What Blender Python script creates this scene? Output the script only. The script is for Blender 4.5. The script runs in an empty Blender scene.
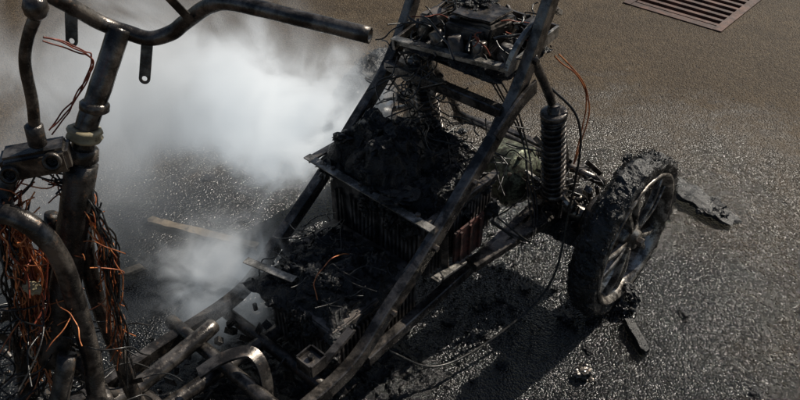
import bpy, bmesh, math, random
from mathutils import Vector, Matrix, noise
random.seed(7)
R = random.Random(11)
scene = bpy.context.scene
col = scene.collection

# ------------------------------------------------------------------ vehicle frame
# s: metres towards the rear, w: metres towards the near side, z: height
def V(s, w, z):
    return Vector((-.307 + .66*s + .75*w, 1.229 + .75*s - .66*w, z))

# ------------------------------------------------------------------ materials
def new_mat(name):
    m = bpy.data.materials.new(name); m.use_nodes = True
    nt = m.node_tree; nt.nodes.clear()
    out = nt.nodes.new('ShaderNodeOutputMaterial')
    return m, nt, out

def N(nt, t, **kw):
    n = nt.nodes.new(t)
    for k, v in kw.items():
        setattr(n, k, v)
    return n

def noise_n(nt, vec, scale, detail=6, rough=.6, dist=0.0):
    n = N(nt, 'ShaderNodeTexNoise')
    n.inputs['Scale'].default_value = scale
    n.inputs['Detail'].default_value = detail
    n.inputs['Roughness'].default_value = rough
    n.inputs['Distortion'].default_value = dist
    nt.links.new(vec, n.inputs['Vector'])
    return n

def ramp(nt, fac, stops):
    r = N(nt, 'ShaderNodeMapRange')
    r.inputs['From Min'].default_value = stops[0]
    r.inputs['From Max'].default_value = stops[1]
    r.inputs['To Min'].default_value = stops[2] if len(stops) > 2 else 0
    r.inputs['To Max'].default_value = stops[3] if len(stops) > 2 else 1
    r.interpolation_type = 'SMOOTHSTEP'
    nt.links.new(fac, r.inputs['Value'])
    return r.outputs['Result']

def mixc(nt, fac, a, b):
    m = N(nt, 'ShaderNodeMix', data_type='RGBA')
    if isinstance(fac, float): m.inputs[0].default_value = fac
    else: nt.links.new(fac, m.inputs[0])
    for sock, v in ((m.inputs[6], a), (m.inputs[7], b)):
        if isinstance(v, tuple): sock.default_value = (*v, 1)
        else: nt.links.new(v, sock)
    return m.outputs[2]

def math_n(nt, op, a, b=None):
    m = N(nt, 'ShaderNodeMath', operation=op)
    for i, v in enumerate((a, b)):
        if v is None: continue
        if isinstance(v, (int, float)): m.inputs[i].default_value = v
        else: nt.links.new(v, m.inputs[i])
    return m.outputs[0]

def surf(name, dark, mid, accent, metal=.5, r0=.3, r1=.6, k=1.0, bump=.002, acc=(.55, .7), mid_r=(.42, .62), accent_amt=1.0):
    m, nt, out = new_mat(name)
    tc = N(nt, 'ShaderNodeTexCoord').outputs['Object']
    n1 = noise_n(nt, tc, 14*k, 5, .65, .3)
    n2 = noise_n(nt, tc, 47*k, 5, .7)
    n3 = noise_n(nt, tc, 260*k, 2, .7)
    c = mixc(nt, ramp(nt, n1.outputs['Fac'], mid_r), dark, mid)
    f = ramp(nt, n2.outputs['Fac'], acc)
    f = math_n(nt, 'MULTIPLY', f, accent_amt)
    c = mixc(nt, f, c, accent)
    p = N(nt, 'ShaderNodeBsdfPrincipled')
    nt.links.new(c, p.inputs['Base Color'])
    p.inputs['Metallic'].default_value = metal
    nt.links.new(ramp(nt, n2.outputs['Fac'], (.35, .65, r0, r1)), p.inputs['Roughness'])
    b = N(nt, 'ShaderNodeBump'); b.inputs['Distance'].default_value = bump
    b.inputs['Strength'].default_value = .8
    h = math_n(nt, 'ADD', math_n(nt, 'MULTIPLY', n2.outputs['Fac'], .7), math_n(nt, 'MULTIPLY', n3.outputs['Fac'], .35))
    nt.links.new(h, b.inputs['Height'])
    nt.links.new(b.outputs[0], p.inputs['Normal'])
    nt.links.new(p.outputs[0], out.inputs['Surface'])
    return m

M_metal = surf('burnt_steel', (.04, .036, .033), (.19, .168, .148), (.26, .17, .115), .65, .16, .40, 1.3, .0014, (.58, .76))
M_metal2 = surf('sooty_steel', (.02, .019, .018), (.09, .08, .072), (.16, .095, .055), .5, .2, .46, 1.5, .002, (.56, .72))
M_grey = surf('ashy_steel', (.12, .115, .105), (.42, .395, .36), (.50, .47, .42), .65, .2, .42, 1.4, .0015)
M_char = surf('char', (.004, .004, .004), (.013, .012, .012), (.085, .08, .075), .0, .07, .3, 1.6, .008, (.62, .78))
M_tyre = surf('charred_tyre', (.007, .007, .007), (.022, .021, .020), (.12, .115, .11), .0, .15, .5, 1.5, .006, (.56, .70))
M_alu = surf('sooty_aluminium', (.08, .07, .06), (.46, .42, .37), (.05, .04, .032), .7, .22, .45, 1.6, .0012, (.52, .66), (.43, .58))
M_alu_olive = surf('heat_stained_casting', (.04, .043, .03), (.24, .26, .18), (.03, .022, .015), .5, .3, .55, 2.0, .003, (.48, .62))
M_rust = surf('rust_panel', (.025, .012, .010), (.10, .034, .025), (.03, .02, .018), .1, .45, .7, 2, .002, (.5, .65))
M_copper = surf('bare_copper_wire', (.34, .10, .042), (.72, .27, .10), (.10, .035, .02), .3, .3, .5, 2, .0005)
M_redwire = surf('scorched_red_wire', (.14, .028, .015), (.32, .07, .03), (.03, .015, .01), .1, .4, .6, 2, .0005)
M_blackwire = surf('burnt_wire', (.010, .010, .010), (.03, .028, .025), (.12, .11, .10), .1, .2, .42, 2, .0005)
M_beige = surf('melted_collar', (.24, .20, .12), (.45, .39, .25), (.10, .08, .05), .0, .4, .6, 1.5, .001)
M_wood = surf('scorched_wood', (.14, .11, .075), (.32, .25, .17), (.03, .022, .016), .0, .55, .75, .9, .002)
M_fin = surf('scorched_battery_case', (.035, .031, .028), (.17, .145, .128), (.25, .17, .125), .1, .3, .55, 1.6, .0015, (.6, .75))
M_grate = surf('rusty_iron', (.045, .022, .016), (.11, .052, .036), (.14, .095, .07), .2, .5, .75, .8, .002)
M_pit = surf('pit_concrete', (.01, .01, .01), (.02, .018, .015), (.03, .03, .03), .0, .7, .9)
M_glint = surf('wet_ash', (.01, .01, .01), (.03, .028, .026), (.16, .15, .14), .0, .08, .3, 2, .002, (.6, .72))

# ------------------------------------------------------------------ object helpers
parts = []
def add_mesh(name, bm, mat, smooth=False, part=True):
    bmesh.ops.recalc_face_normals(bm, faces=bm.faces)
    me = bpy.data.meshes.new(name); bm.to_mesh(me); bm.free()
    if smooth:
        for p in me.polygons: p.use_smooth = True
    me.materials.append(mat)
    ob = bpy.data.objects.new(name, me); col.objects.link(ob)
    if part: parts.append(ob)
    return ob

def catmull(pts, n=8):
    pts = [Vector(p) for p in pts]
    if len(pts) < 3: 
        a, b = pts
        return [a.lerp(b, i/6) for i in range(7)]
    out = []
    P = [pts[0]*2 - pts[1]] + pts + [pts[-1]*2 - pts[-2]]
    for i in range(1, len(P)-2):
        p0, p1, p2, p3 = P[i-1:i+3]
        for j in range(n):
            t = j/n
            out.append(.5*((2*p1) + (p2-p0)*t + (2*p0-5*p1+4*p2-p3)*t*t + (3*p1-p0-3*p2+p3)*t**3))
    out.append(pts[-1])
    return out

def bm_sweep(bm, path, prof, hollow=0.0, wob=0.0, up=Vector((0, 0, 1))):
    """prof: list of (x,y) offsets. Parallel transport sweep with caps."""
    T = [(path[min(i+1, len(path)-1)] - path[max(i-1, 0)]).normalized() for i in range(len(path))]
    t0 = T[0]
    a = up if abs(t0.dot(up)) < .95 else Vector((0, 1, 0))
    n = (a - t0*a.dot(t0)).normalized()
    rings = []
    for i, p in enumerate(path):
        t = T[i]
        n = (n - t*n.dot(t)).normalized()
        b = t.cross(n)
        k = 1 + (wob*noise.noise(p*40) if wob else 0)
        rings.append([bm.verts.new(p + (n*y + b*x)*k) for x, y in prof])
    m = len(prof)
    for i in range(len(rings)-1):
        for j in range(m):
            bm.faces.new((rings[i][j], rings[i][(j+1) % m], rings[i+1][(j+1) % m], rings[i+1][j]))
    for ring, t, d in ((rings[0], T[0], 1), (rings[-1], T[-1], -1)):
        if hollow:
            c = sum((v.co for v in ring), Vector())/m
            inner = [bm.verts.new(c + (v.co-c)*hollow) for v in ring]
            deep = [bm.verts.new(v.co + t*d*.03) for v in inner]
            for j in range(m):
                k = (j+1) % m
                bm.faces.new((ring[j], ring[k], inner[k], inner[j]))
                bm.faces.new((inner[j], inner[k], deep[k], deep[j]))
            bm.faces.new(deep)
        else:
            bm.faces.new(ring)

def circ(r, n=16): return [(r*math.cos(2*math.pi*i/n), r*math.sin(2*math.pi*i/n)) for i in range(n)]
def sq(a, b, c=.2):
    k = min(a, b)*c
    return [(a-k, -b), (a, -b+k), (a, b-k), (a-k, b), (-a+k, b), (-a, b-k), (-a, -b+k), (-a+k, -b)]

def tube(name, pts, r, mat, hollow=0, n=8, wob=.05):
    bm = bmesh.new(); bm_sweep(bm, catmull(pts, n), circ(r), hollow, wob)
    return add_mesh(name, bm, mat, True)
def bar(name, pts, a, b, mat, hollow=0, n=6, smooth_path=True, up=Vector((0, 0, 1))):
    bm = bmesh.new()
    path = catmull(pts, n) if smooth_path else [Vector(p) for p in pts]
    bm_sweep(bm, path, sq(a, b), hollow, .02, up)
    return add_mesh(name, bm, mat)
def angle_bar(name, p0, p1, a, t, mat, up=Vector((0, 0, 1))):
    bm = bmesh.new()
    prof = [(-a, a), (a, a), (a, a-t), (-a+t, a-t), (-a+t, -a), (-a, -a)]
    bm_sweep(bm, [Vector(p0).lerp(Vector(p1), i/4) for i in range(5)], prof, 0, .02, up)
    return add_mesh(name, bm, mat)

def bm_box(bm, c, ax, hs):
    """oriented box: c centre, ax 3 unit axes, hs half sizes"""
    vs = []
    for i in (-1, 1):
        for j in (-1, 1):
            for k in (-1, 1):
                vs.append(bm.verts.new(c + ax[0]*hs[0]*i + ax[1]*hs[1]*j + ax[2]*hs[2]*k))
    for f in ((0, 1, 3, 2), (4, 6, 7, 5), (0, 4, 5, 1), (2, 3, 7, 6), (0, 2, 6, 4), (1, 5, 7, 3)):
        bm.faces.new([vs[i] for i in f])
AX = (Vector((.66, .75, 0)).normalized(), Vector((.75, -.66, 0)).normalized(), Vector((0, 0, 1)))
def obox(name, s0, s1, w0, w1, z0, z1, mat, bev=.003, sub=0, dis=0):
    bm = bmesh.new()
    bm_box(bm, V((s0+s1)/2, (w0+w1)/2, (z0+z1)/2), AX, ((s1-s0)/2, (w1-w0)/2, (z1-z0)/2))
    bmesh.ops.bevel(bm, geom=bm.edges[:], offset=bev, segments=2, affect='EDGES')
    if sub:
        bmesh.ops.subdivide_edges(bm, edges=bm.edges[:], cuts=sub, use_grid_fill=True)
        for v in bm.verts: v.co += noise.noise_vector(v.co*18)*dis
    return add_mesh(name, bm, mat)

def bm_lathe(bm, prof, c, axis, n=48, closed=True, jit=0):
    axis = axis.normalized()
    a = Vector((0, 0, 1)); a = (a - axis*a.dot(axis))
    if a.length < 1e-3: a = Vector((1, 0, 0)) - axis*axis.x
    a.normalize(); b = axis.cross(a)
    rings = []
    for i in range(n):
        th = 2*math.pi*i/n
        d = a*math.cos(th) + b*math.sin(th)
        ring = []
        for r, h in prof:
            p = c + d*r + axis*h
            if jit: p += (d*noise.noise(p*22) + d*.6*noise.noise(p*80) + axis*.6*noise.noise(p*45+Vector((5, 5, 5))))*jit
            ring.append(bm.verts.new(p))
        rings.append(ring)
    m = len(prof)
    for i in range(n):
        A, B = rings[i], rings[(i+1) % n]
        for j in range(m if closed else m-1):
            k = (j+1) % m
            bm.faces.new((A[j], A[k], B[k], B[j]))
def lathe(name, prof, c, axis, mat, n=48, closed=True, jit=0, smooth=True):
    bm = bmesh.new(); bm_lathe(bm, prof, c, axis, n, closed, jit)
    return add_mesh(name, bm, mat, smooth)
def solid(r, h0, h1, b=.003):
    return [(0.0004, h0), (r-b, h0), (r, h0+b), (r, h1-b), (r-b, h1), (0.0004, h1)]

def spring(name, p0, p1, Rr, r, turns, mat):
    p0, p1 = Vector(p0), Vector(p1); ax = (p1-p0); L = ax.length; ax.normalize()
    a = ax.orthogonal().normalized(); b = ax.cross(a)
    path = [p0 + ax*L*i/(turns*14) + (a*math.cos(2*math.pi*i/14) + b*math.sin(2*math.pi*i/14))*Rr for i in range(turns*14+1)]
    bm = bmesh.new(); bm_sweep(bm, path, circ(r, 8), 0)
    return add_mesh(name, bm, mat, True)

def bm_lump(bm, c, rad, seed, sub=4, d=.35, f=1.0):
    o = Vector((seed*3.1, seed*1.7, seed*.9))
    res = bmesh.ops.create_icosphere(bm, subdivisions=sub, radius=1)
    for v in res['verts']:
        q = v.co.copy()
        h = 0; amp = 1; fr = 1.6*f
        for _ in range(5):
            h += amp*(abs(noise.noise(q*fr+o))*2-.5); amp *= .62; fr *= 2.1
        q = q*(1 + d*h)
        v.co = c + Vector((q.x*rad[0], q.y*rad[1], q.z*rad[2]))
def lump(name, c, rad, mat, seed=0, sub=4, d=.35, f=1.0, smooth=False):
    bm = bmesh.new(); bm_lump(bm, Vector(c), rad, seed, sub, d, f)
    return add_mesh(name, bm, mat, smooth)

def char_heap(name, s0, s1, w0, w1, z, h, n, size, mat=None, flakes=300):
    """lumpy melted and burnt residue: a continuous displaced crust plus crumbs"""
    bm = bmesh.new()
    so = R.random()*40
    step = .0045
    ns = int((s1-s0)/step); nw = int((w1-w0)/step)
    def height(s, w):
        e = 1 - max(abs(2*(s-s0)/(s1-s0)-1), abs(2*(w-w0)/(w1-w0)-1))**3
        q = Vector((s*14+so, w*14, so)); hh = 0; a = 1.0
        for _ in range(6):
            hh += a*(1-abs(noise.noise(q))*2.4); a *= .6; q = q*2.13
        base = .35 + .65*noise.noise(Vector((s*7, w*7, so+3)))
        return z - size*.7 + (h+size)*e*(.55 + .45*base) + hh*size*.42*max(e, .15), e
    grid = []
    for i in range(ns+1):
        row = []
        for j in range(nw+1):
            s = s0+(s1-s0)*i/ns; w = w0+(w1-w0)*j/nw
            zz, e = height(s, w)
            edge = noise.noise(Vector((s*20, w*20, so)))*.02
            p = V(s+edge, w+edge, zz) + noise.noise_vector(Vector((s*60, w*60, so)))*size*.3
            row.append(bm.verts.new(p))
        grid.append(row)
    for i in range(ns):
        for j in range(nw):
            bm.faces.new((grid[i][j], grid[i+1][j], grid[i+1][j+1], grid[i][j+1]))
    for i in range(max(3, n//2)):
        s = R.uniform(s0, s1); w = R.uniform(w0, w1)
        k = size*R.uniform(.35, .8)
        zz, e = height(s, w)
        bm_lump(bm, V(s, w, zz), (k*R.uniform(.8, 1.6), k*R.uniform(.8, 1.6), k*R.uniform(.4, .9)), R.random()*50, 3, .45, 1.6)
    for i in range(flakes):
        s = R.uniform(s0, s1); w = R.uniform(w0, w1)
        zz, e = height(s, w)
        flake(bm, V(s, w, zz+R.uniform(-.002, .006)), R.uniform(.0015, .006)*(2 if R.random() < .08 else 1))
    return add_mesh(name, bm, mat or M_char)

def rv(k=1): return Vector((R.uniform(-1, 1), R.uniform(-1, 1), R.uniform(-1, 1)))*k
def flake(bm, c, k):
    a = rv().normalized(); b = a.cross(rv()).normalized(); n = a.cross(b)
    m = R.randint(3, 6)
    top = [bm.verts.new(c + (a*math.cos(6.283*i/m) + b*math.sin(6.283*i/m))*k*R.uniform(.4, 1.1) + n*k*R.uniform(-.2, .2)) for i in range(m)]
    apex = bm.verts.new(c + n*k*R.uniform(.15, .5)); bot = bm.verts.new(c - n*k*R.uniform(.1, .3))
    for i in range(m):
        bm.faces.new((top[i], top[(i+1) % m], apex)); bm.faces.new((top[(i+1) % m], top[i], bot))

def wires(name, pts, n, spread, r, mat, jit=.012, loose=0.0):
    """bundle of n thin wires following pts"""
    cu = bpy.data.curves.new(name, 'CURVE'); cu.dimensions = '3D'; cu.bevel_depth = r; cu.bevel_resolution = 1; cu.resolution_u = 5
    for i in range(n):
        off = rv(spread); path = [Vector(p) for p in pts]
        dense = catmull(path, 4)
        st = R.randint(0, len(dense)//3) if loose else 0
        en = len(dense) - (R.randint(0, len(dense)//3) if loose else 0)
        seg = dense[st:en]
        sp = cu.splines.new('NURBS'); sp.points.add(len(seg)-1)
        k = R.uniform(.5, 1.6)
        for j, p in enumerate(seg):
            q = p + off*(1+.5*math.sin(j*.9+i)) + rv(jit*k)
            if loose and j in (0, len(seg)-1): q += rv(loose)
            sp.points[j].co = (*q, 1)
            sp.points[j].radius = 1
        sp.use_endpoint_u = True; sp.order_u = 4
    ob = bpy.data.objects.new(name, cu); col.objects.link(ob); cu.materials.append(mat); parts.append(ob)
    return ob

def tangle(name, c, ext, n, r, mat, length=.12):
    """random curled loose wires around centre c (vehicle s,w,z) with extents"""
    cu = bpy.data.curves.new(name, 'CURVE'); cu.dimensions = '3D'; cu.bevel_depth = r; cu.bevel_resolution = 1; cu.resolution_u = 5
    for i in range(n):
        p = V(c[0]+R.uniform(-1, 1)*ext[0], c[1]+R.uniform(-1, 1)*ext[1], c[2]+R.uniform(-1, 1)*ext[2])
        d = rv().normalized(); d.z *= .35; m = R.randint(5, 9); st = length*R.uniform(.5, 1.4)/m
        sp = cu.splines.new('NURBS'); sp.points.add(m-1)
        for j in range(m):
            sp.points[j].co = (*p, 1)
            d = (d + rv(.8)).normalized(); d.z = d.z*.6 - .12; p = p + d*st
        sp.use_endpoint_u = True; sp.order_u = 4
    ob = bpy.data.objects.new(name, cu); col.objects.link(ob); cu.materials.append(mat); parts.append(ob)

def scrap(name, c, ext, n, k, mat):
    """small burnt brackets, straps, bolts and blocks"""
    bm = bmesh.new()
    for i in range(n):
        p = V(c[0]+R.uniform(-1, 1)*ext[0], c[1]+R.uniform(-1, 1)*ext[1], c[2]+R.uniform(-1, 1)*ext[2])
        a = rv().normalized(); b = a.cross(rv()).normalized(); cc = a.cross(b)
        t = R.random()
        if t < .4: bm_box(bm, p, (a, b, cc), (k*R.uniform(.8, 2.4), k*R.uniform(.2, .6), .0015))
        elif t < .7: bm_box(bm, p, (a, b, cc), (k*R.uniform(.3, .9), k*R.uniform(.3, .7), k*R.uniform(.2, .5)))
        else: bm_lathe(bm, solid(k*R.uniform(.2, .5), 0, k*R.uniform(.4, 1.6), .001), p, a, 10)
    return add_mesh(name, bm, mat)

# ------------------------------------------------------------------ CHASSIS
prof_sz = [(-.42, .2), (-.2, .2), (.05, .2), (.2, .29), (.354, .394), (.5, .51), (.63, .62), (.72, .75), (.78, .88), (.85, 1.03)]
bar('near_frame_rail', [V(s, .195, z) for s, z in prof_sz], .014, .02, M_metal)
bar('far_frame_rail', [V(s, -.195, z) for s, z in prof_sz], .014, .018, M_metal)
tube('floor_cross_tube_1', [V(-.3, -.2, .2), V(-.3, .2, .2)], .018, M_metal2)
tube('floor_cross_tube_2', [V(-.13, -.24, .21), V(-.13, .2, .21)], .017, M_metal)
tube('floor_cross_tube_3', [V(.0, -.19, .17), V(.0, .19, .17)], .016, M_metal2)
tube('floor_rail_center', [V(-.36, -.05, .19), V(-.1, -.05, .17), V(.1, -.05, .16)], .018, M_metal)
tube('floor_rail_side', [V(-.45, -.11, .25), V(-.3, -.11, .23), V(-.12, -.12, .235), V(-.08, -.13, .23)], .02, M_metal, hollow=.8)
# u shaped foot plate bracket and box bracket at the front of the batteries
bar('foot_plate_bracket', [V(-.2, -.02, .25), V(-.15, .0, .27), V(-.10, .03, .275), V(-.09, .06, .26), V(-.1, .09, .22), V(-.12, .11, .17)], .016, .004, M_metal)
bm = bmesh.new()
c = V(-.015, .155, .265)
for d, h in (((AX[1]*.024), (.022, .002, .018)), ((AX[1]*-.024), (.022, .002, .018))):
    bm_box(bm, c+d, AX, h)
for d, h in (((AX[0]*.0235), (.002, .0215, .018)), ((AX[0]*-.0235), (.002, .0215, .018))):
    bm_box(bm, c+d, AX, h)
bm_box(bm, c+Vector((0, 0, .006)), AX, (.021, .0215, .003))
add_mesh('box_bracket', bm, M_metal)
lathe('box_bracket_bolt', solid(.008, .01, .02, .001), c, AX[2], M_metal2, 6, smooth=False)
angle_bar('front_battery_strap', V(.07, -.17, .31), V(.10, -.02, .315), .011, .003, M_grey)
bar('box_bracket_arm', [V(-.0, .17, .25), V(.10, .17, .285)], .01, .006, M_metal)
# cross bars between the rails
angle_bar('battery_shelf_front', V(.355, -.235, .450), V(.355, .2, .435), .012, .004, M_grey)
angle_bar('battery_shelf_side', V(.36, -.225, .445), V(.6, -.22, .445), .011, .004, M_metal)
bar('shelf_side_bar', [V(.37, .17, .43), V(.66, .17, .43)], .01, .01, M_metal)
bar('rail_bracket', [V(.35, .215, .29), V(.47, .215, .275)], .004, .012, M_grey, up=AX[1])
bar('lower_chassis_rail', [V(.12, .195, .18), V(.4, .2, .2), V(.65, .2, .21), V(.9, .2, .23)], .013, .016, M_metal)
bar('lower_chassis_rail_far', [V(.12, -.195, .18), V(.4, -.2, .2), V(.65, -.2, .21), V(.9, -.2, .23)], .013, .016, M_metal)
bar('rail_strut', [V(.4, .2, .42), V(.42, .2, .2)], .01, .004, M_metal2)
bar('seat_cross_bar', [V(.63, -.19, .64), V(.63, .19, .64)], .014, .014, M_metal)
bar('top_cross_bar', [V(.80, -.19, .93), V(.80, .19, .93)], .012, .012, M_metal)
tube('rear_stay_near', [V(.72, .2, .76), V(.8, .22, .62), V(.93, .21, .42), V(1.0, .2, .28)], .012, M_metal)
tube('rear_stay_far', [V(.72, -.2, .76), V(.8, -.21, .62), V(.93, -.21, .42), V(1.0, -.2, .28)], .012, M_metal)
bar('gusset_plate', [V(.58, .212, .60), V(.66, .216, .66), V(.73, .214, .68)], .02, .004, M_metal, up=AX[1])
bar('inner_link_bar', [V(.40, .168, .33), V(.55, .17, .48), V(.66, .168, .63)], .006, .009, M_metal)
# controller tray
angle_bar('tray_edge_front', V(.62, -.16, .72), V(.66, .17, .735), .012, .003, M_grey)
bar('tray_edge_near', [V(.66, .17, .735), V(.9, .16, .75)], .004, .016, M_grey)
bar('tray_edge_far', [V(.62, -.16, .71), V(.9, -.17, .75)], .004, .016, M_metal)
bar('tray_edge_rear', [V(.9, -.17, .75), V(.9, .16, .75)], .004, .016, M_metal)
bar('tray_hoop', [V(.66, .17, .735), V(.7, .175, .80), V(.82, .17, .84), V(.9, .16, .80)], .007, .007, M_grey)
bar('tray_hoop_rear', [V(.84, -.17, .80), V(.88, -.1, .85), V(.88, .1, .85), V(.86, .17, .82)], .008, .008, M_metal)
obox('tray_floor', .65, .895, -.15, .145, .69, .694, M_metal2, .001)
obox('controller_case', .70, .82, -.05, .09, .70, .80, M_metal2, .006, 4, .012)
obox('controller_terminal_block', .685, .715, -.04, .07, .755, .79, M_fin, .004, 2, .004)
obox('controller_lid', .705, .81, -.04, .08, .806, .812, M_metal, .002, 3, .008)
for i, (s, w) in enumerate(((.665, -.03), (.665, .02), (.675, .075), (.70, .13), (.69, -.12))):
    lathe('capacitor_%d' % (i+1), solid(.019, 0, .05), V(s, w, .725), Vector((.25*(i-2), .3-.1*i, 1)), M_fin if i % 2 else M_metal, 20)
obox('relay_box', .70, .76, -.14, -.09, .70, .78, M_fin, .004, 2, .006)
obox('contactor', .80, .87, .10, .15, .70, .79, M_metal2, .004, 2, .006)
lump('controller_melt', V(.79, -.02, .81), (.04, .04, .012), M_char, 21, 5, .5, 1.6)

# ------------------------------------------------------------------ BATTERIES
def battery(name, s0, s1, w0, w1, z0, z1, pitch=.014):
    obox(name + '_case', s0, s1, w0, w1, z0, z1, M_fin, .004)
    bm = bmesh.new()
    n = int((w1-w0)/pitch)
    for i in range(n):
        if R.random() < .08: continue
        w = w0 + pitch*(i+.5)
        k = R.uniform(.8, 1)
        bm_box(bm, V(s0-.004, w, (z0+z1)/2 - .01 + R.uniform(-.008, .004)), (AX[0], AX[1], (AX[2]+AX[1]*R.uniform(-.06, .06)).normalized()), (.006, .003, ((z1-z0)/2-.02)*k))
    n = int((s1-s0)/pitch)
    for i in range(n):
        s = s0 + pitch*(i+.5)
        bm_box(bm, V(s, w1+.004, (z0+z1)/2-.01), AX, (.003, .006, (z1-z0)/2-.02))
        bm_box(bm, V(s, w0-.004, (z0+z1)/2-.01), AX, (.003, .006, (z1-z0)/2-.02))
    add_mesh(name + '_ribs', bm, M_fin)
battery('floor_battery', .06, .22, -.06, .15, .14, .285)
battery('floor_battery_rear', .235, .36, -.15, .15, .14, .29)
battery('seat_battery', .38, .52, -.17, .0, .24, .42)
battery('seat_battery_near', .38, .52, .012, .16, .24, .42)
battery('seat_battery_rear', .53, .66, -.16, .155, .24, .42)
bm = bmesh.new()
bm_box(bm, V(.50, .205, .325), AX, (.06, .003, .055))
for k in (-.04, 0, .04): bm_box(bm, V(.50+k, .211, .325), AX, (.004, .003, .05))
add_mesh('side_panel', bm, M_rust)
# char that has slumped over the battery fronts
bm = bmesh.new()
for i in range(14):
    w = R.uniform(-.05, .15); k = R.uniform(.008, .018)
    bm_lump(bm, V(.374, w, R.uniform(.36, .43)), (k, k, k*R.uniform(.8, 1.8)), i+.5, 3, .45, 1.5)
for i in range(14):
    w = R.uniform(.0, .15); k = R.uniform(.008, .018)
    bm_lump(bm, V(.052, w, R.uniform(.2, .29)), (k, k, k*R.uniform(.8, 1.8)), i+40.5, 3, .45, 1.5)
for i in range(12):
    s = R.uniform(.4, .66); k = R.uniform(.010, .02)
    bm_lump(bm, V(s, .168, R.uniform(.3, .43)), (k, k, k*1.3), i+80.5, 3, .45, 1.5)
add_mesh('slumped_char', bm, M_char)

char_heap('floor_char', .05, .36, -.15, .16, .29, .03, 20, .032, flakes=700)
char_heap('seat_char', .37, .58, -.20, .08, .46, .13, 26, .045, flakes=900)
char_heap('seat_char_near', .39, .66, .0, .175, .43, .04, 12, .03, flakes=500)
char_heap('shelf_char', .54, .70, -.18, .1, .43, .07, 14, .032, flakes=400)
char_heap('controller_char', .64, .90, -.17, .16, .710, .015, 16, .02, flakes=500)
char_heap('axle_char', .80, 1.0, .16, .36, .2, .04, 12, .022, flakes=500)
char_heap('underfloor_char', -.1, .35, -.3, .3, .015, .015, 24, .025, flakes=1200)
char_heap('front_floor_char', -.4, -.02, -.22, .2, .06, .04, 20, .03, flakes=700)
tangle('battery_wires', (.2, 0, .33), (.15, .15, .02), 34, .0016, M_blackwire, .14)
tangle('seat_wires', (.62, .05, .5), (.10, .14, .06), 50, .0018, M_blackwire, .16)
tangle('controller_wires', (.76, 0, .78), (.11, .14, .02), 46, .0020, M_blackwire, .12)
tangle('controller_cables', (.74, 0, .79), (.10, .13, .02), 12, .0036, M_blackwire, .15)
tangle('controller_wires_brown', (.74, 0, .79), (.10, .12, .02), 8, .0016, M_redwire, .12)
tangle('rail_wires', (.66, -.12, .60), (.06, .07, .10), 50, .002, M_blackwire, .16)
tangle('axle_wires', (.88, .22, .30), (.08, .10, .05), 36, .002, M_blackwire, .14)
scrap('rail_brackets', (.68, -.1, .6), (.08, .10, .12), 45, .016, M_metal2)
scrap('controller_scrap', (.77, 0, .76), (.11, .14, .025), 50, .014, M_metal)
scrap('controller_blocks', (.77, 0, .755), (.10, .12, .02), 20, .024, M_metal2)
scrap('rear_scrap', (.92, .18, .27), (.10, .14, .06), 90, .018, M_metal2)
scrap('rear_scrap_light', (.9, .24, .27), (.08, .10, .05), 34, .016, M_alu)
scrap('floor_scrap', (-.15, 0, .15), (.25, .2, .04), 60, .018, M_metal2)

# ------------------------------------------------------------------ REAR AXLE, MOTOR, SUSPENSION
AXv = AX[1]
tube('rear_axle_tube', [V(.88, -.40, .24), V(.88, .40, .24)], .024, M_metal)
lathe('motor_housing', [(.0004, -.09), (.05, -.09), (.075, -.08), (.088, -.06), (.092, -.02), (.092, .03), (.098, .035), (.098, .045), (.085, .05), (.07, .075), (.04, .09), (.0004, .09)], V(.88, .07, .27), AXv, M_alu_olive, 48)
bm = bmesh.new()
for i in range(10):
    th = i*math.pi/5
    d = AX[0]*math.cos(th) + AX[2]*math.sin(th)
    bm_lathe(bm, solid(.006, 0, .012, .001), V(.88, .07, .27) + d*.09 + AXv*.045, AXv, 8)
add_mesh('motor_bolts', bm, M_metal)
lathe('brake_drum', [(.0004, -.03), (.07, -.03), (.075, -.02), (.075, .02), (.0004, .02)], V(.88, .385, .245), AXv, M_metal2, 40)
for nm, lo, hi in (('near_shock', V(.85, .25, .27), V(.80, .235, .60)), ('far_shock', V(.77, -.12, .31), V(.70, -.14, .66))):
    spring(nm + '_spring', lo.lerp(hi, .12), lo.lerp(hi, .9), .030, .0055, 14, M_metal if nm[0] == 'f' else M_metal2)
    tube(nm + '_damper', [lo, hi], .016, M_metal2)
    tube(nm + '_sleeve', [lo.lerp(hi, .1), lo.lerp(hi, .9)], .027, M_metal2)
    lathe(nm + '_top_cap', solid(.036, -.01, .006), lo.lerp(hi, .93), hi-lo, M_metal, 24)
    lathe(nm + '_seat', solid(.038, -.006, .008), lo.lerp(hi, .1), hi-lo, M_metal, 24)
bar('swing_arm', [V(.5, .22, .24), V(.7, .24, .23), V(.9, .27, .22)], .02, .012, M_metal)
bar('swing_arm_far', [V(.5, -.22, .24), V(.7, -.24, .23), V(.9, -.27, .22)], .02, .012, M_metal)
bar('rear_bumper_bar', [V(1.03, -.25, .27), V(1.05, 0, .28), V(1.03, .25, .27)], .012, .012, M_metal)
tube('rear_cross_tube', [V(.98, -.2, .32), V(.98, .34, .30)], .012, M_metal)
wires('brake_cable', [V(.8, .2, .66), V(.84, .3, .55), V(.8, .33, .3), V(.7, .36, .12), V(.5, .33, .05), V(.3, .28, .06), V(.2, .2, .15)], 1, .003, .0035, M_blackwire, .002)
wires('hub_cable', [V(.8, .05, .6), V(.86, .12, .42), V(.8, .2, .3), V(.7, .28, .22), V(.62, .2, .3)], 3, .01, .0028, M_blackwire, .004)
wires('stay_wire', [V(.84, .2, .72), V(.92, .25, .62), V(.95, .26, .5), V(.9, .27, .38)], 2, .004, .002, M_copper, .003)
wires('seat_wire', [V(.25, .02, .33), V(.19, .03, .37), V(.12, .03, .345), V(.10, .06, .31)], 1, .004, .0014, M_copper, .002)

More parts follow.
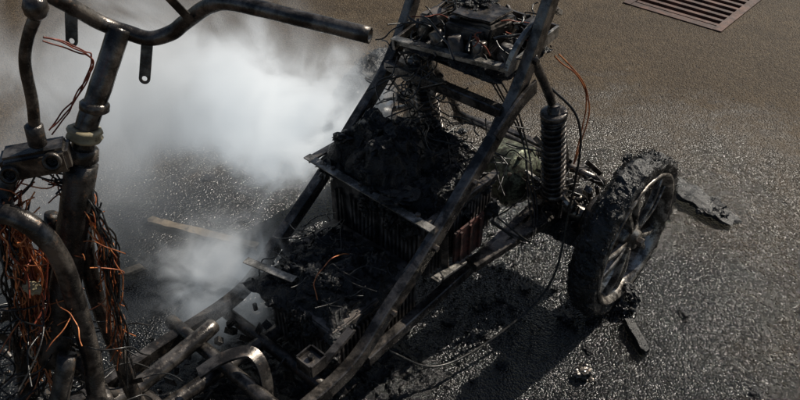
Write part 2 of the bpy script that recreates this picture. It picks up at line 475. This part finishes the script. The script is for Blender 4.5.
def wheel(prefix, c, axis, Ro=.240, Ri=.196, wd=.040, spokes=5, hubmat=None):
    ax = axis.normalized()
    a = Vector((0, 0, 1)); a = (a-ax*a.dot(ax)).normalized(); b = ax.cross(a)
    prof = [(Ri-.008, -wd*.75), (Ri+.010, -wd*1.0), (Ri+.028, -wd*1.05), (Ro-.008, -wd*.85), (Ro-.002, -wd*.6), (Ro, -wd*.3), (Ro+.001, 0), (Ro, wd*.3), (Ro-.002, wd*.6), (Ro-.008, wd*.85), (Ri+.028, wd*1.0), (Ri+.010, wd*.95), (Ri-.008, wd*.7)]
    lathe(prefix + '_tyre', prof, c, ax, M_tyre, 220, True, .011, False)
    bm = bmesh.new()
    for i in range(3200):
        th = R.uniform(0, 6.283); h = R.uniform(-1, 1)*wd*.95
        flake(bm, c + (a*math.cos(th)+b*math.sin(th))*(Ro+R.uniform(-.007, .003)) + ax*h, R.uniform(.0015, .005))
    for i in range(20):
        th = R.uniform(0, 6.283); h = R.uniform(-1, .4)*wd
        k = R.uniform(.006, .012)
        bm_lump(bm, c + (a*math.cos(th)+b*math.sin(th))*(Ro-.004) + ax*h, (k, k, k), i+.3, 3, .5, 1.5)
    add_mesh(prefix + '_tread_char', bm, M_tyre)
    rim = [(Ri-.006, -wd*.8), (Ri+.004, -wd*.85), (Ri+.004, -wd*.7), (Ri-.014, -wd*.5), (Ri-.014, wd*.5), (Ri+.003, wd*.72), (Ri+.006, wd*1.02), (Ri-.002, wd*1.06), (Ri-.010, wd*.78), (Ri-.020, wd*.45), (Ri-.020, -wd*.45)]
    lathe(prefix + '_rim', rim, c, ax, M_alu, 96)
    bm = bmesh.new()
    for i in range(spokes):
        th = 2*math.pi*i/spokes + .35
        for dd in (-.17, .17):
            t0 = th + dd*.9; t1 = th + dd*1.0
            d0 = a*math.cos(t0)+b*math.sin(t0); d1 = a*math.cos(t1)+b*math.sin(t1)
            p0 = c + d0*.04 + ax*wd*.5; p1 = c + d1*(Ri-.016) + ax*wd*.4
            pm = p0.lerp(p1, .5) + ax*.006
            bm_sweep(bm, catmull([p0, pm, p1], 4), sq(.0065, .009, .35), 0, .0, ax)
    add_mesh(prefix + '_spokes', bm, M_alu)
    lathe(prefix + '_hub', [(.0004, -.05), (.04, -.05), (.052, -.02), (.052, .018), (.042, .026), (.03, .028), (.026, .04), (.012, .042), (.0004, .042)], c, ax, hubmat or M_alu, 40)
    lathe(prefix + '_nut', solid(.013, .04, .056, .002), c, ax, M_metal, 6, smooth=False)
wheel('rear_near_wheel', V(.88, .465, .243), AXv)
wheel('rear_far_wheel', V(.88, -.46, .243), AXv*-1, hubmat=M_metal2)
steer = Matrix.Rotation(math.radians(35), 3, 'Z')
wheel('front_wheel', V(-.66, 0, .243), steer @ AXv)
# melted aluminium / rubber hanging under the near wheel
bm = bmesh.new()
cw = V(.88, .5, .04)
for i in range(12): bm_lump(bm, cw + rv(.04) + Vector((0, 0, -.02)), (.018, .02, .010), i, 3, .5)
add_mesh('melted_rubber', bm, M_tyre)

# ------------------------------------------------------------------ FRONT: HANDLEBAR, STEM, SHIELD TUBES
tube('handlebar', [(-.72, .99, 1.17), (-.62, 1.0, 1.19), (-.53, 1.03, 1.178), (-.497, 1.05, 1.15), (-.466, 1.088, 1.10), (-.43, 1.095, 1.08), (-.396, 1.094, 1.07), (-.36, 1.094, 1.08), (-.334, 1.088, 1.10), (-.283, 1.06, 1.14), (-.242, 1.045, 1.15), (-.144, 1.014, 1.14), (-.042, .98, 1.13)], .0122, M_metal, hollow=.75, n=8, wob=.04)
def tab(name, pts, hw, mat, hole_r=.0042):
    """flat strip with a rounded end and a drilled hole"""
    p0, p1 = Vector(pts[0]), Vector(pts[1]); t = (p1-p0); L = t.length; t.normalize()
    nrm = Vector((0, 1, .2)); nrm = (nrm-t*nrm.dot(t)).normalized(); u = t.cross(nrm)
    bm = bmesh.new(); outl = []; K = 24
    cc = p0 + t*(L-hw)
    for i in range(K):
        th = 2*math.pi*i/K
        x, y = math.cos(th), math.sin(th)
        hole = cc + t*x*hole_r + u*y*hole_r
        if x >= 0: o = cc + t*x*hw + u*y*hw
        else: o = cc + t*(x*(L-hw)) + u*(hw if y > 0 else -hw)*min(1, abs(y)*4)
        outl.append((hole, o))
    lay = []
    for d in (-.0012, .0012):
        lay.append(([bm.verts.new(h+nrm*d) for h, o in outl], [bm.verts.new(o+nrm*d) for h, o in outl]))
    for i in range(K):
        j = (i+1) % K
        for hs, os_ in lay: bm.faces.new((hs[i], hs[j], os_[j], os_[i]))
        bm.faces.new((lay[0][1][i], lay[0][1][j], lay[1][1][j], lay[1][1][i]))
        bm.faces.new((lay[0][0][i], lay[0][0][j], lay[1][0][j], lay[1][0][i]))
    return add_mesh(name, bm, mat)
tab('handlebar_tab', [(-.400, 1.088, 1.065), (-.413, 1.070, 1.002)], .009, M_metal)
tab('handlebar_tab_2', [(-.492, 1.06, 1.135), (-.50, 1.045, 1.08)], .009, M_metal)
tab('handlebar_tab_3', [(-.315, 1.06, 1.115), (-.345, 1.05, 1.165)], .007, M_metal, .003)
tube('steering_stem', [(-.438, 1.088, 1.09), (-.455, 1.062, 1.05), (-.478, 1.035, 1.0), (-.5, 1.009, .953), (-.529, .976, .853)], .0175, M_metal)
lathe('stem_clamp', solid(.023, -.008, .008), Vector((-.484, 1.028, .985)), Vector((.22, .27, 1)), M_metal, 32)
lathe('stem_collar', [(.017, -.010), (.025, -.010), (.028, -.005), (.024, 0), (.028, .005), (.025, .010), (.017, .010)], Vector((-.502, 1.007, .948)), Vector((.22, .27, 1)), M_beige, 32, jit=.004)
lathe('stem_collar_lower', solid(.025, -.012, .012), Vector((-.511, .997, .915)), Vector((.22, .27, 1)), M_metal, 32)
tube('steering_head', [(-.515, .992, .9), (-.56, .94, .74), (-.617, .8765, .55)], .026, M_metal2)
tube('fork_leg_near', [(-.57, .85, .60), (-.62, .76, .42), V(-.62, .07, .26)], .016, M_metal2)
tube('fork_leg_far', [(-.67, .90, .60), (-.70, .86, .42), V(-.64, -.09, .26)], .016, M_metal2)
# brake lever assembly
tube('lever_rod', [(-.49, .95, 1.175), (-.512, .95, 1.14), (-.528, .95, 1.10), (-.536, .95, 1.04), (-.547, .95, .99)], .0085, M_metal)
lathe('lever_knob', [(.0004, -.017), (.009, -.016), (.015, -.009), (.017, 0), (.015, .009), (.009, .016), (.0004, .017)], Vector((-.488, .95, 1.185)), Vector((.2, 0, 1)), M_metal, 32)
lathe('lever_joint', solid(.0135, -.022, .016), Vector((-.548, .95, .985)), Vector((.1, 0, 1)), M_metal2, 24)
bm = bmesh.new()
bm_box(bm, Vector((-.562, .955, .935)), (Vector((.96, .25, .05)).normalized(), Vector((-.25, .96, 0)).normalized(), Vector((0, 0, 1))), (.05, .024, .022))
bmesh.ops.bevel(bm, geom=bm.edges[:], offset=.007, segments=3, affect='EDGES')
add_mesh('pivot_block', bm, M_metal)
for i, (x, y, z) in enumerate(((-.53, .938, .943), (-.592, .922, .93))):
    lathe('pivot_bore_%d' % (i+1), [(.009, -.006), (.014, -.006), (.014, .008), (.009, .008)], Vector((x, y, z)), Vector((.25, -.96, .25)), M_metal, 24)
    lathe('pivot_bore_core_%d' % (i+1), solid(.009, -.004, .001, .001), Vector((x, y, z)), Vector((.25, -.96, .25)), M_char, 20)
tube('pivot_arm', [(-.60, .93, .92), (-.61, .91, .89), (-.592, .884, .878)], .013, M_metal2)
tube('leg_shield_tube', [(-.70, .90, .84), (-.64, .893, .872), (-.592, .884, .88), (-.554, .879, .85), (-.536, .876, .79), (-.539, .877, .68), (-.545, .872, .56), (-.541, .839, .46), (-.50, .85, .30), V(-.32, .16, .2)], .0165, M_metal)
tube('down_tube', [V(-.33, -.0, .84), V(-.345, -.0, .79), V(-.362, 0, .647), V(-.36, 0, .48), V(-.355, 0, .327), V(-.31, -.03, .2)], .015, M_metal)
tube('down_tube_far', [V(-.37, -.05, .80), V(-.41, -.07, .65), V(-.42, -.09, .48), V(-.40, -.1, .33), V(-.33, -.12, .21)], .012, M_metal2)
tube('shield_cross_tube', [(-.70, .95, .52), (-.60, .93, .47), (-.54, .86, .45)], .014, M_metal2)
scrap('front_scrap', (-.5, -.08, .5), (.1, .12, .12), 60, .018, M_metal2)
scrap('front_scrap_light', (-.46, -.05, .42), (.1, .1, .1), 14, .014, M_metal)
tangle('front_wires', (-.5, -.05, .55), (.08, .12, .16), 90, .0016, M_blackwire, .2)
wires('copper_loom_outer', [(-.59, .93, .90), (-.605, .90, .85), (-.60, .895, .78), (-.625, .89, .68), (-.64, .885, .58), (-.665, .874, .45)], 38, .020, .0012, M_copper, .010, .03)
wires('copper_loom_inner', [(-.57, .965, .885), (-.53, .985, .86), (-.505, .96, .80), (-.498, .95, .73), (-.508, .93, .62), (-.52, .92, .5)], 18, .012, .0012, M_copper, .009, .022)
wires('dark_loom_inner', [(-.57, .965, .88), (-.53, .985, .86), (-.505, .96, .80), (-.498, .95, .73), (-.508, .93, .62), (-.52, .92, .45)], 24, .012, .0016, M_blackwire, .007, .015)
wires('dark_loom_outer', [(-.59, .93, .90), (-.62, .90, .84), (-.63, .895, .75), (-.65, .89, .62), (-.66, .88, .45)], 22, .022, .0017, M_blackwire, .010, .03)
wires('red_loom', [(-.60, .93, .90), (-.63, .90, .85), (-.60, .89, .76), (-.60, .88, .66)], 12, .02, .0015, M_redwire, .012, .03)
tangle('copper_strands', (-.42, .0, .72), (.05, .07, .12), 26, .0010, M_copper, .10)
wires('stem_cable', [(-.50, .965, 1.13), (-.462, .99, 1.10), (-.455, 1.0, 1.07), (-.49, .985, 1.02), (-.53, .96, .98)], 3, .004, .0012, M_redwire, .003)
lump('melted_connector', (-.60, .875, .735), (.016, .010, .014), M_beige, 4, 3, .4)

# bolts along frame
bm = bmesh.new()
for s, z in ((.2, .29), (.354, .394), (.5, .51), (.63, .62), (.72, .75)):
    for w in (.195,):
        bm_lathe(bm, solid(.009, .013, .024, .001), V(s, w, z), AX[1], 6)
for w in (-.14, -.04, .08, .15): bm_lathe(bm, solid(.007, 0, .008, .001), V(.36, w, .457), AX[2], 6)
for p in (V(.37, .219, .288), V(.45, .219, .278)): bm_lathe(bm, solid(.006, 0, .008, .001), p, AX[1], 6)
add_mesh('frame_bolts', bm, M_metal)

root = bpy.data.objects.new('burnt_electric_tricycle', None); col.objects.link(root)
root.location = V(.2, 0, 0); root.empty_display_size = .3
inv = Matrix.Translation(-root.location)
for ob in parts:
    ob.parent = root; ob.matrix_parent_inverse = inv
parts = []

# ------------------------------------------------------------------ LOOSE OBJECTS ON THE GROUND
def plank(name, p0, p1, w, h, mat, jag=.02):
    p0, p1 = Vector(p0), Vector(p1); bm = bmesh.new()
    path = [p0.lerp(p1, i/24) for i in range(25)]
    bm_sweep(bm, path, [(-w, -h), (w*.2, -h), (w, -h), (w, h*.2), (w, h), (w*.3, h), (-w*.4, h), (-w, h), (-w, 0)], 0)
    for v in bm.verts:
        v.co += noise.noise_vector(v.co*25)*w*.35
        e = min((v.co-p0).length, (v.co-p1).length)
        if e < w*1.6: v.co += (p1-p0).normalized()*noise.noise(v.co*90)*jag
    return add_mesh(name, bm, mat, False, False)
plank('wooden_plank', (-.83, 1.925, .012), (-.455, 1.79, .012), .014, .006, M_wood)
plank('wooden_plank', (-.86, 1.66, .010), (-.80, 1.70, .010), .012, .006, M_wood)
plank('charred_wood_stick', (.648, 1.47, .014), (.668, 1.355, .014), .012, .011, M_tyre)
plank('charred_board', (.95, 2.12, .03), (1.09, 1.93, .015), .038, .007, M_tyre, .05)
bm = bmesh.new()
for i in range(10): bm_lump(bm, Vector((1.04, 2.0, .016)) + Vector((.05*R.uniform(-1, 1), .06*R.uniform(-1, 1), 0)), (.016, .016, .010), i+60, 3, .5)
add_mesh('charred_rubber_chunk', bm, M_tyre, False, False)
bm = bmesh.new()
for i in range(5): bm_lump(bm, Vector((.488, 1.288, .006)) + rv(.02), (.018, .014, .008), i+90, 3, .4)
add_mesh('charred_fragment', bm, M_metal, False, False)

# ash, melted drips and grit scattered under and round the vehicle
bm = bmesh.new()
def veh_dist(x, y):
    dx, dy = x+.307, y-1.229
    s = dx*.66+dy*.75; w = dx*.75-dy*.66
    return max(0, math.hypot(max(0, abs(s-.25)-.6), max(0, abs(w)-.25)))
cnt = 0
while cnt < 9000:
    x = R.uniform(-1.4, 1.6); y = R.uniform(.6, 2.9)
    d = veh_dist(x, y)
    if R.random() > math.exp(-d*4.2) + .02: continue
    if noise.noise(Vector((x*5, y*5, 0))) < -.25 + R.random()*.3 and d > .05: continue
    k = R.uniform(.0015, .004) * (2.2 if R.random() < .05 else 1) * (1 if d > .3 else 1.3)
    flake(bm, Vector((x, y, k*.4)), k); cnt += 1
cnt = 0
while cnt < 180:
    x = R.uniform(-1.2, 1.3); y = R.uniform(.8, 2.6)
    if R.random() > math.exp(-veh_dist(x, y)*6.5): continue
    k = R.uniform(.005, .018)
    bm_lump(bm, Vector((x, y, k*.2)), (k*R.uniform(.7, 1.5), k*R.uniform(.7, 1.5), k*.4), cnt*.7, 3, .5, 1.5); cnt += 1
add_mesh('ash_debris', bm, M_char, False, False)
bm = bmesh.new()
for i in range(280):
    x = R.uniform(-1.6, 2.2); y = R.uniform(.7, 4)
    flake(bm, Vector((x, y, .002)), R.uniform(.002, .005))
add_mesh('gravel', bm, surf('pale_grit', (.12, .11, .10), (.28, .26, .23), (.1, .09, .08), 0, .5, .8), False, False)

# ------------------------------------------------------------------ DRAIN GRATE (real opening in the pavement)
gc = Vector((1.535, 3.74, 0)); ga = Vector((-.748, .664, 0)); gb = Vector((.664, .748, 0)); H = .265
grate = bpy.data.objects.new('storm_drain_grate', None); col.objects.link(grate); grate.location = gc
bm = bmesh.new()
for sgn in (-1, 1):
    bm_box(bm, gc + ga*sgn*(H-.0225) + Vector((0, 0, -.012)), (ga, gb, Vector((0, 0, 1))), (.0215, H-.001, .018))
    bm_box(bm, gc + gb*sgn*(H-.0225) + Vector((0, 0, -.013)), (gb, ga, Vector((0, 0, 1))), (.0215, H-.046, .018))
nb = 7
for i in range(nb):
    o = -H+.045 + (2*H-.09)*(i+.5)/nb
    bm_box(bm, gc + gb*o + Vector((0, 0, -.016)), (gb, ga, Vector((0, 0, 1))), (.012, H-.046, .016))
bm_box(bm, gc + Vector((0, 0, -.035)), (ga, gb, Vector((0, 0, 1))), (.012, H-.046, .012))
gm = add_mesh('grate_frame', bm, M_grate); 
bm = bmesh.new()
cs = [gc + ga*H*i + gb*H*j for i, j in ((-1, -1), (1, -1), (1, 1), (-1, 1))]
up_ = [bm.verts.new(c) for c in cs]; lo_ = [bm.verts.new(c + Vector((0, 0, -.45))) for c in cs]
for i in range(4): bm.faces.new((up_[i], up_[(i+1) % 4], lo_[(i+1) % 4], lo_[i]))
bm.faces.new(lo_)
pit = add_mesh('drain_pit', bm, M_pit)
for ob in (gm, pit):
    ob.parent = grate; ob.matrix_parent_inverse = Matrix.Translation(-gc)
parts = []

# ------------------------------------------------------------------ GROUND
bm = bmesh.new()
L = 150
inner = [bm.verts.new(c) for c in cs]
outer = []
for c in cs:
    d = (c-gc).normalized()
    outer.append(bm.verts.new(gc + d*L))
for i in range(4): bm.faces.new((inner[i], inner[(i+1) % 4], outer[(i+1) % 4], outer[i]))
bm.normal_update()
for f in bm.faces:
    if f.normal.z < 0: f.normal_flip()
me = bpy.data.meshes.new('asphalt_ground'); bm.normal_update(); bm.to_mesh(me); bm.free()
ground = bpy.data.objects.new('asphalt_ground', me); col.objects.link(ground)
m, nt, out = new_mat('wet_asphalt')
tc = N(nt, 'ShaderNodeTexCoord').outputs['Object']
def ellipse(loc, rot, sc):
    mp = N(nt, 'ShaderNodeMapping', vector_type='TEXTURE'); nt.links.new(tc, mp.inputs['Vector'])
    mp.inputs['Location'].default_value = loc
    mp.inputs['Rotation'].default_value = (0, 0, math.radians(rot))
    mp.inputs['Scale'].default_value = sc
    ln = N(nt, 'ShaderNodeVectorMath', operation='LENGTH'); nt.links.new(mp.outputs[0], ln.inputs[0])
    return ln.outputs['Value']
big = noise_n(nt, tc, 1.6, 5, .6, .4)
med = noise_n(nt, tc, 7, 6, .65, .3)
fine = noise_n(nt, tc, 55, 6, .7)
near = math_n(nt, 'MINIMUM', ellipse((.12, 1.28, 0), 35, (1.2, .84, 1)), ellipse((-.7, 1.55, 0), 20, (1.0, .62, 1)))
d = math_n(nt, 'ADD', near, math_n(nt, 'MULTIPLY', math_n(nt, 'SUBTRACT', big.outputs['Fac'], .5), .6))
d = math_n(nt, 'ADD', d, math_n(nt, 'MULTIPLY', math_n(nt, 'SUBTRACT', med.outputs['Fac'], .5), .9))
d = math_n(nt, 'ADD', d, math_n(nt, 'MULTIPLY', math_n(nt, 'SUBTRACT', fine.outputs['Fac'], .5), .6))
soot = ramp(nt, d, (.65, 1.35, 1, 0))
vor = N(nt, 'ShaderNodeTexVoronoi'); vor.inputs['Scale'].default_value = 165; nt.links.new(tc, vor.inputs['Vector'])
vor2 = N(nt, 'ShaderNodeTexVoronoi'); vor2.inputs['Scale'].default_value = 75; nt.links.new(tc, vor2.inputs['Vector'])
sepc = N(nt, 'ShaderNodeSeparateColor'); nt.links.new(vor.outputs['Color'], sepc.inputs[0])
c = mixc(nt, ramp(nt, med.outputs['Fac'], (.35, .68)), (.054, .037, .021), (.090, .063, .036))
c = mixc(nt, ramp(nt, big.outputs['Fac'], (.42, .62)), c, (.058, .040, .023))
c = mixc(nt, ramp(nt, sepc.outputs[0], (.6, 1.0, 0, .5)), c, (.17, .13, .082))
c = mixc(nt, ramp(nt, sepc.outputs[1], (.65, 1.0, 0, .7)), c, (.02, .015, .01))
c = mixc(nt, ramp(nt, fine.outputs['Fac'], (.56, .72, 0, .6)), c, (.022, .016, .01))
wetc = ramp(nt, d, (.8, 1.8, 1, 0))
c = mixc(nt, math_n(nt, 'MULTIPLY', wetc, .65), c, (.014, .010, .006))
c = mixc(nt, soot, c, mixc(nt, ramp(nt, sepc.outputs[0], (.8, 1., 0, .6)), (.006, .0057, .0053), (.03, .028, .026)))
p = N(nt, 'ShaderNodeBsdfPrincipled'); nt.links.new(c, p.inputs['Base Color'])
wet = ramp(nt, d, (1.0, 1.75, 1, 0))
ro = N(nt, 'ShaderNodeMapRange'); nt.links.new(wet, ro.inputs['Value'])
ro.inputs['To Min'].default_value = .6; ro.inputs['To Max'].default_value = .15
nt.links.new(ro.outputs[0], p.inputs['Roughness'])
sl = N(nt, 'ShaderNodeMapRange'); nt.links.new(wet, sl.inputs['Value'])
sl.inputs['To Min'].default_value = .14; sl.inputs['To Max'].default_value = .6
nt.links.new(sl.outputs[0], p.inputs['Specular IOR Level'])
h = math_n(nt, 'ADD', math_n(nt, 'MULTIPLY', vor.outputs['Distance'], -1.0), math_n(nt, 'MULTIPLY', vor2.outputs['Distance'], -.55))
h = math_n(nt, 'ADD', h, math_n(nt, 'MULTIPLY', fine.outputs['Fac'], .8))
h = math_n(nt, 'ADD', h, math_n(nt, 'MULTIPLY', med.outputs['Fac'], .9))
b = N(nt, 'ShaderNodeBump'); b.inputs['Distance'].default_value = .0045
b.inputs['Strength'].default_value = .85
nt.links.new(h, b.inputs['Height']); nt.links.new(b.outputs[0], p.inputs['Normal'])
nt.links.new(p.outputs[0], out.inputs['Surface'])
me.materials.append(m)

# ------------------------------------------------------------------ SMOKE
smoke = bpy.data.objects.new('smoke', None); col.objects.link(smoke); smoke.location = (-.5, 1.6, .3)
def puff(name, loc, rad, dens, thr, width=.22, nscale=3.5, off=0, rot=0, glow=.16, tilt=0, step=1.0):
    bm = bmesh.new(); bmesh.ops.create_icosphere(bm, subdivisions=3, radius=1)
    m, nt, out = new_mat(name)
    tc = N(nt, 'ShaderNodeTexCoord').outputs['Object']
    ln = N(nt, 'ShaderNodeVectorMath', operation='LENGTH'); nt.links.new(tc, ln.inputs[0])
    fall = ramp(nt, ln.outputs['Value'], (.0, .97, 1, 0))
    geo = N(nt, 'ShaderNodeNewGeometry')
    ad = N(nt, 'ShaderNodeVectorMath', operation='ADD'); nt.links.new(geo.outputs['Position'], ad.inputs[0]); ad.inputs[1].default_value = (off, off*.7, off*.3)
    n1 = noise_n(nt, ad.outputs[0], nscale, 4, .6, 1.0)
    f = math_n(nt, 'ADD', n1.outputs['Fac'], math_n(nt, 'MULTIPLY', math_n(nt, 'SUBTRACT', fall, .5), .2))
    f = ramp(nt, f, (thr, thr+width))
    dd = math_n(nt, 'MULTIPLY', math_n(nt, 'MULTIPLY', f, fall), dens)
    vs = N(nt, 'ShaderNodeVolumeScatter'); vs.inputs['Color'].default_value = (.95, .97, 1, 1)
    nt.links.new(dd, vs.inputs['Density']); vs.inputs['Anisotropy'].default_value = 0
    # added self-glow stands in for multiply scattered light (Cycles traces one volume bounce here)
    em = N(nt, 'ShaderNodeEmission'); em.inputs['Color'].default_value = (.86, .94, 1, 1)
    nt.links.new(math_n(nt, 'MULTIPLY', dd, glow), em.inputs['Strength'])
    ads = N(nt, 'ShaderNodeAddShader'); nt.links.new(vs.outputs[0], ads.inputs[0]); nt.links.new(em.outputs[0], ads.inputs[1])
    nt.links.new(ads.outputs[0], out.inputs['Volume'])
    try: m.cycles.volume_step_rate = step
    except Exception: pass
    me = bpy.data.meshes.new(name); bm.to_mesh(me); bm.free(); me.materials.append(m)
    ob = bpy.data.objects.new(name, me); col.objects.link(ob)
    ob.location = loc; ob.scale = rad; ob.rotation_euler = (0, tilt, rot)
    ob.parent = smoke; ob.matrix_parent_inverse = Matrix.Translation(-smoke.location)
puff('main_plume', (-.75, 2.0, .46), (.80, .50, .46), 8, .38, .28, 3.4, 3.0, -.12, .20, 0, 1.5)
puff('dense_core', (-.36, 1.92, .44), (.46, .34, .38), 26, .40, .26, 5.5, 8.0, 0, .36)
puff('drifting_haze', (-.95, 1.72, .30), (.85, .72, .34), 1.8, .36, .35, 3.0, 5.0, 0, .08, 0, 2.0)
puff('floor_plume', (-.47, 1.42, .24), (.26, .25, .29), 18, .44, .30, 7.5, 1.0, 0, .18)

# ------------------------------------------------------------------ LIGHT
az = Vector((.76, .65)).normalized(); el = math.radians(41)
sd = Vector((az.x*math.cos(el), az.y*math.cos(el), math.sin(el)))
li = bpy.data.lights.new('sun', 'SUN'); li.energy = 5; li.angle = math.radians(.5); li.color = (1, .93, .82)
lo = bpy.data.objects.new('sun', li); col.objects.link(lo)
lo.rotation_euler = (-sd).to_track_quat('-Z', 'Y').to_euler(); lo.location = sd*10
w = bpy.data.worlds.new('World'); scene.world = w; w.use_nodes = True
nt = w.node_tree; nt.nodes.clear()
sky = nt.nodes.new('ShaderNodeTexSky'); sky.sky_type = 'NISHITA'; sky.sun_disc = False
sky.sun_elevation = el; sky.sun_rotation = math.atan2(az.x, az.y)
bg = nt.nodes.new('ShaderNodeBackground'); bg.inputs['Strength'].default_value = .05
wo = nt.nodes.new('ShaderNodeOutputWorld')
nt.links.new(sky.outputs[0], bg.inputs[0]); nt.links.new(bg.outputs[0], wo.inputs[0])

# ------------------------------------------------------------------ CAMERA
cd = bpy.data.cameras.new('camera'); cam = bpy.data.objects.new('camera', cd); col.objects.link(cam)
cam.location = (0, 0, 1.6); cam.rotation_euler = (math.radians(52), 0, 0)
cd.lens = 33.75; cd.sensor_width = 36; cd.clip_end = 500; cd.clip_start = .05
scene.camera = cam
scene.view_settings.view_transform = 'Standard'; scene.view_settings.look = 'None'; scene.view_settings.exposure = 0
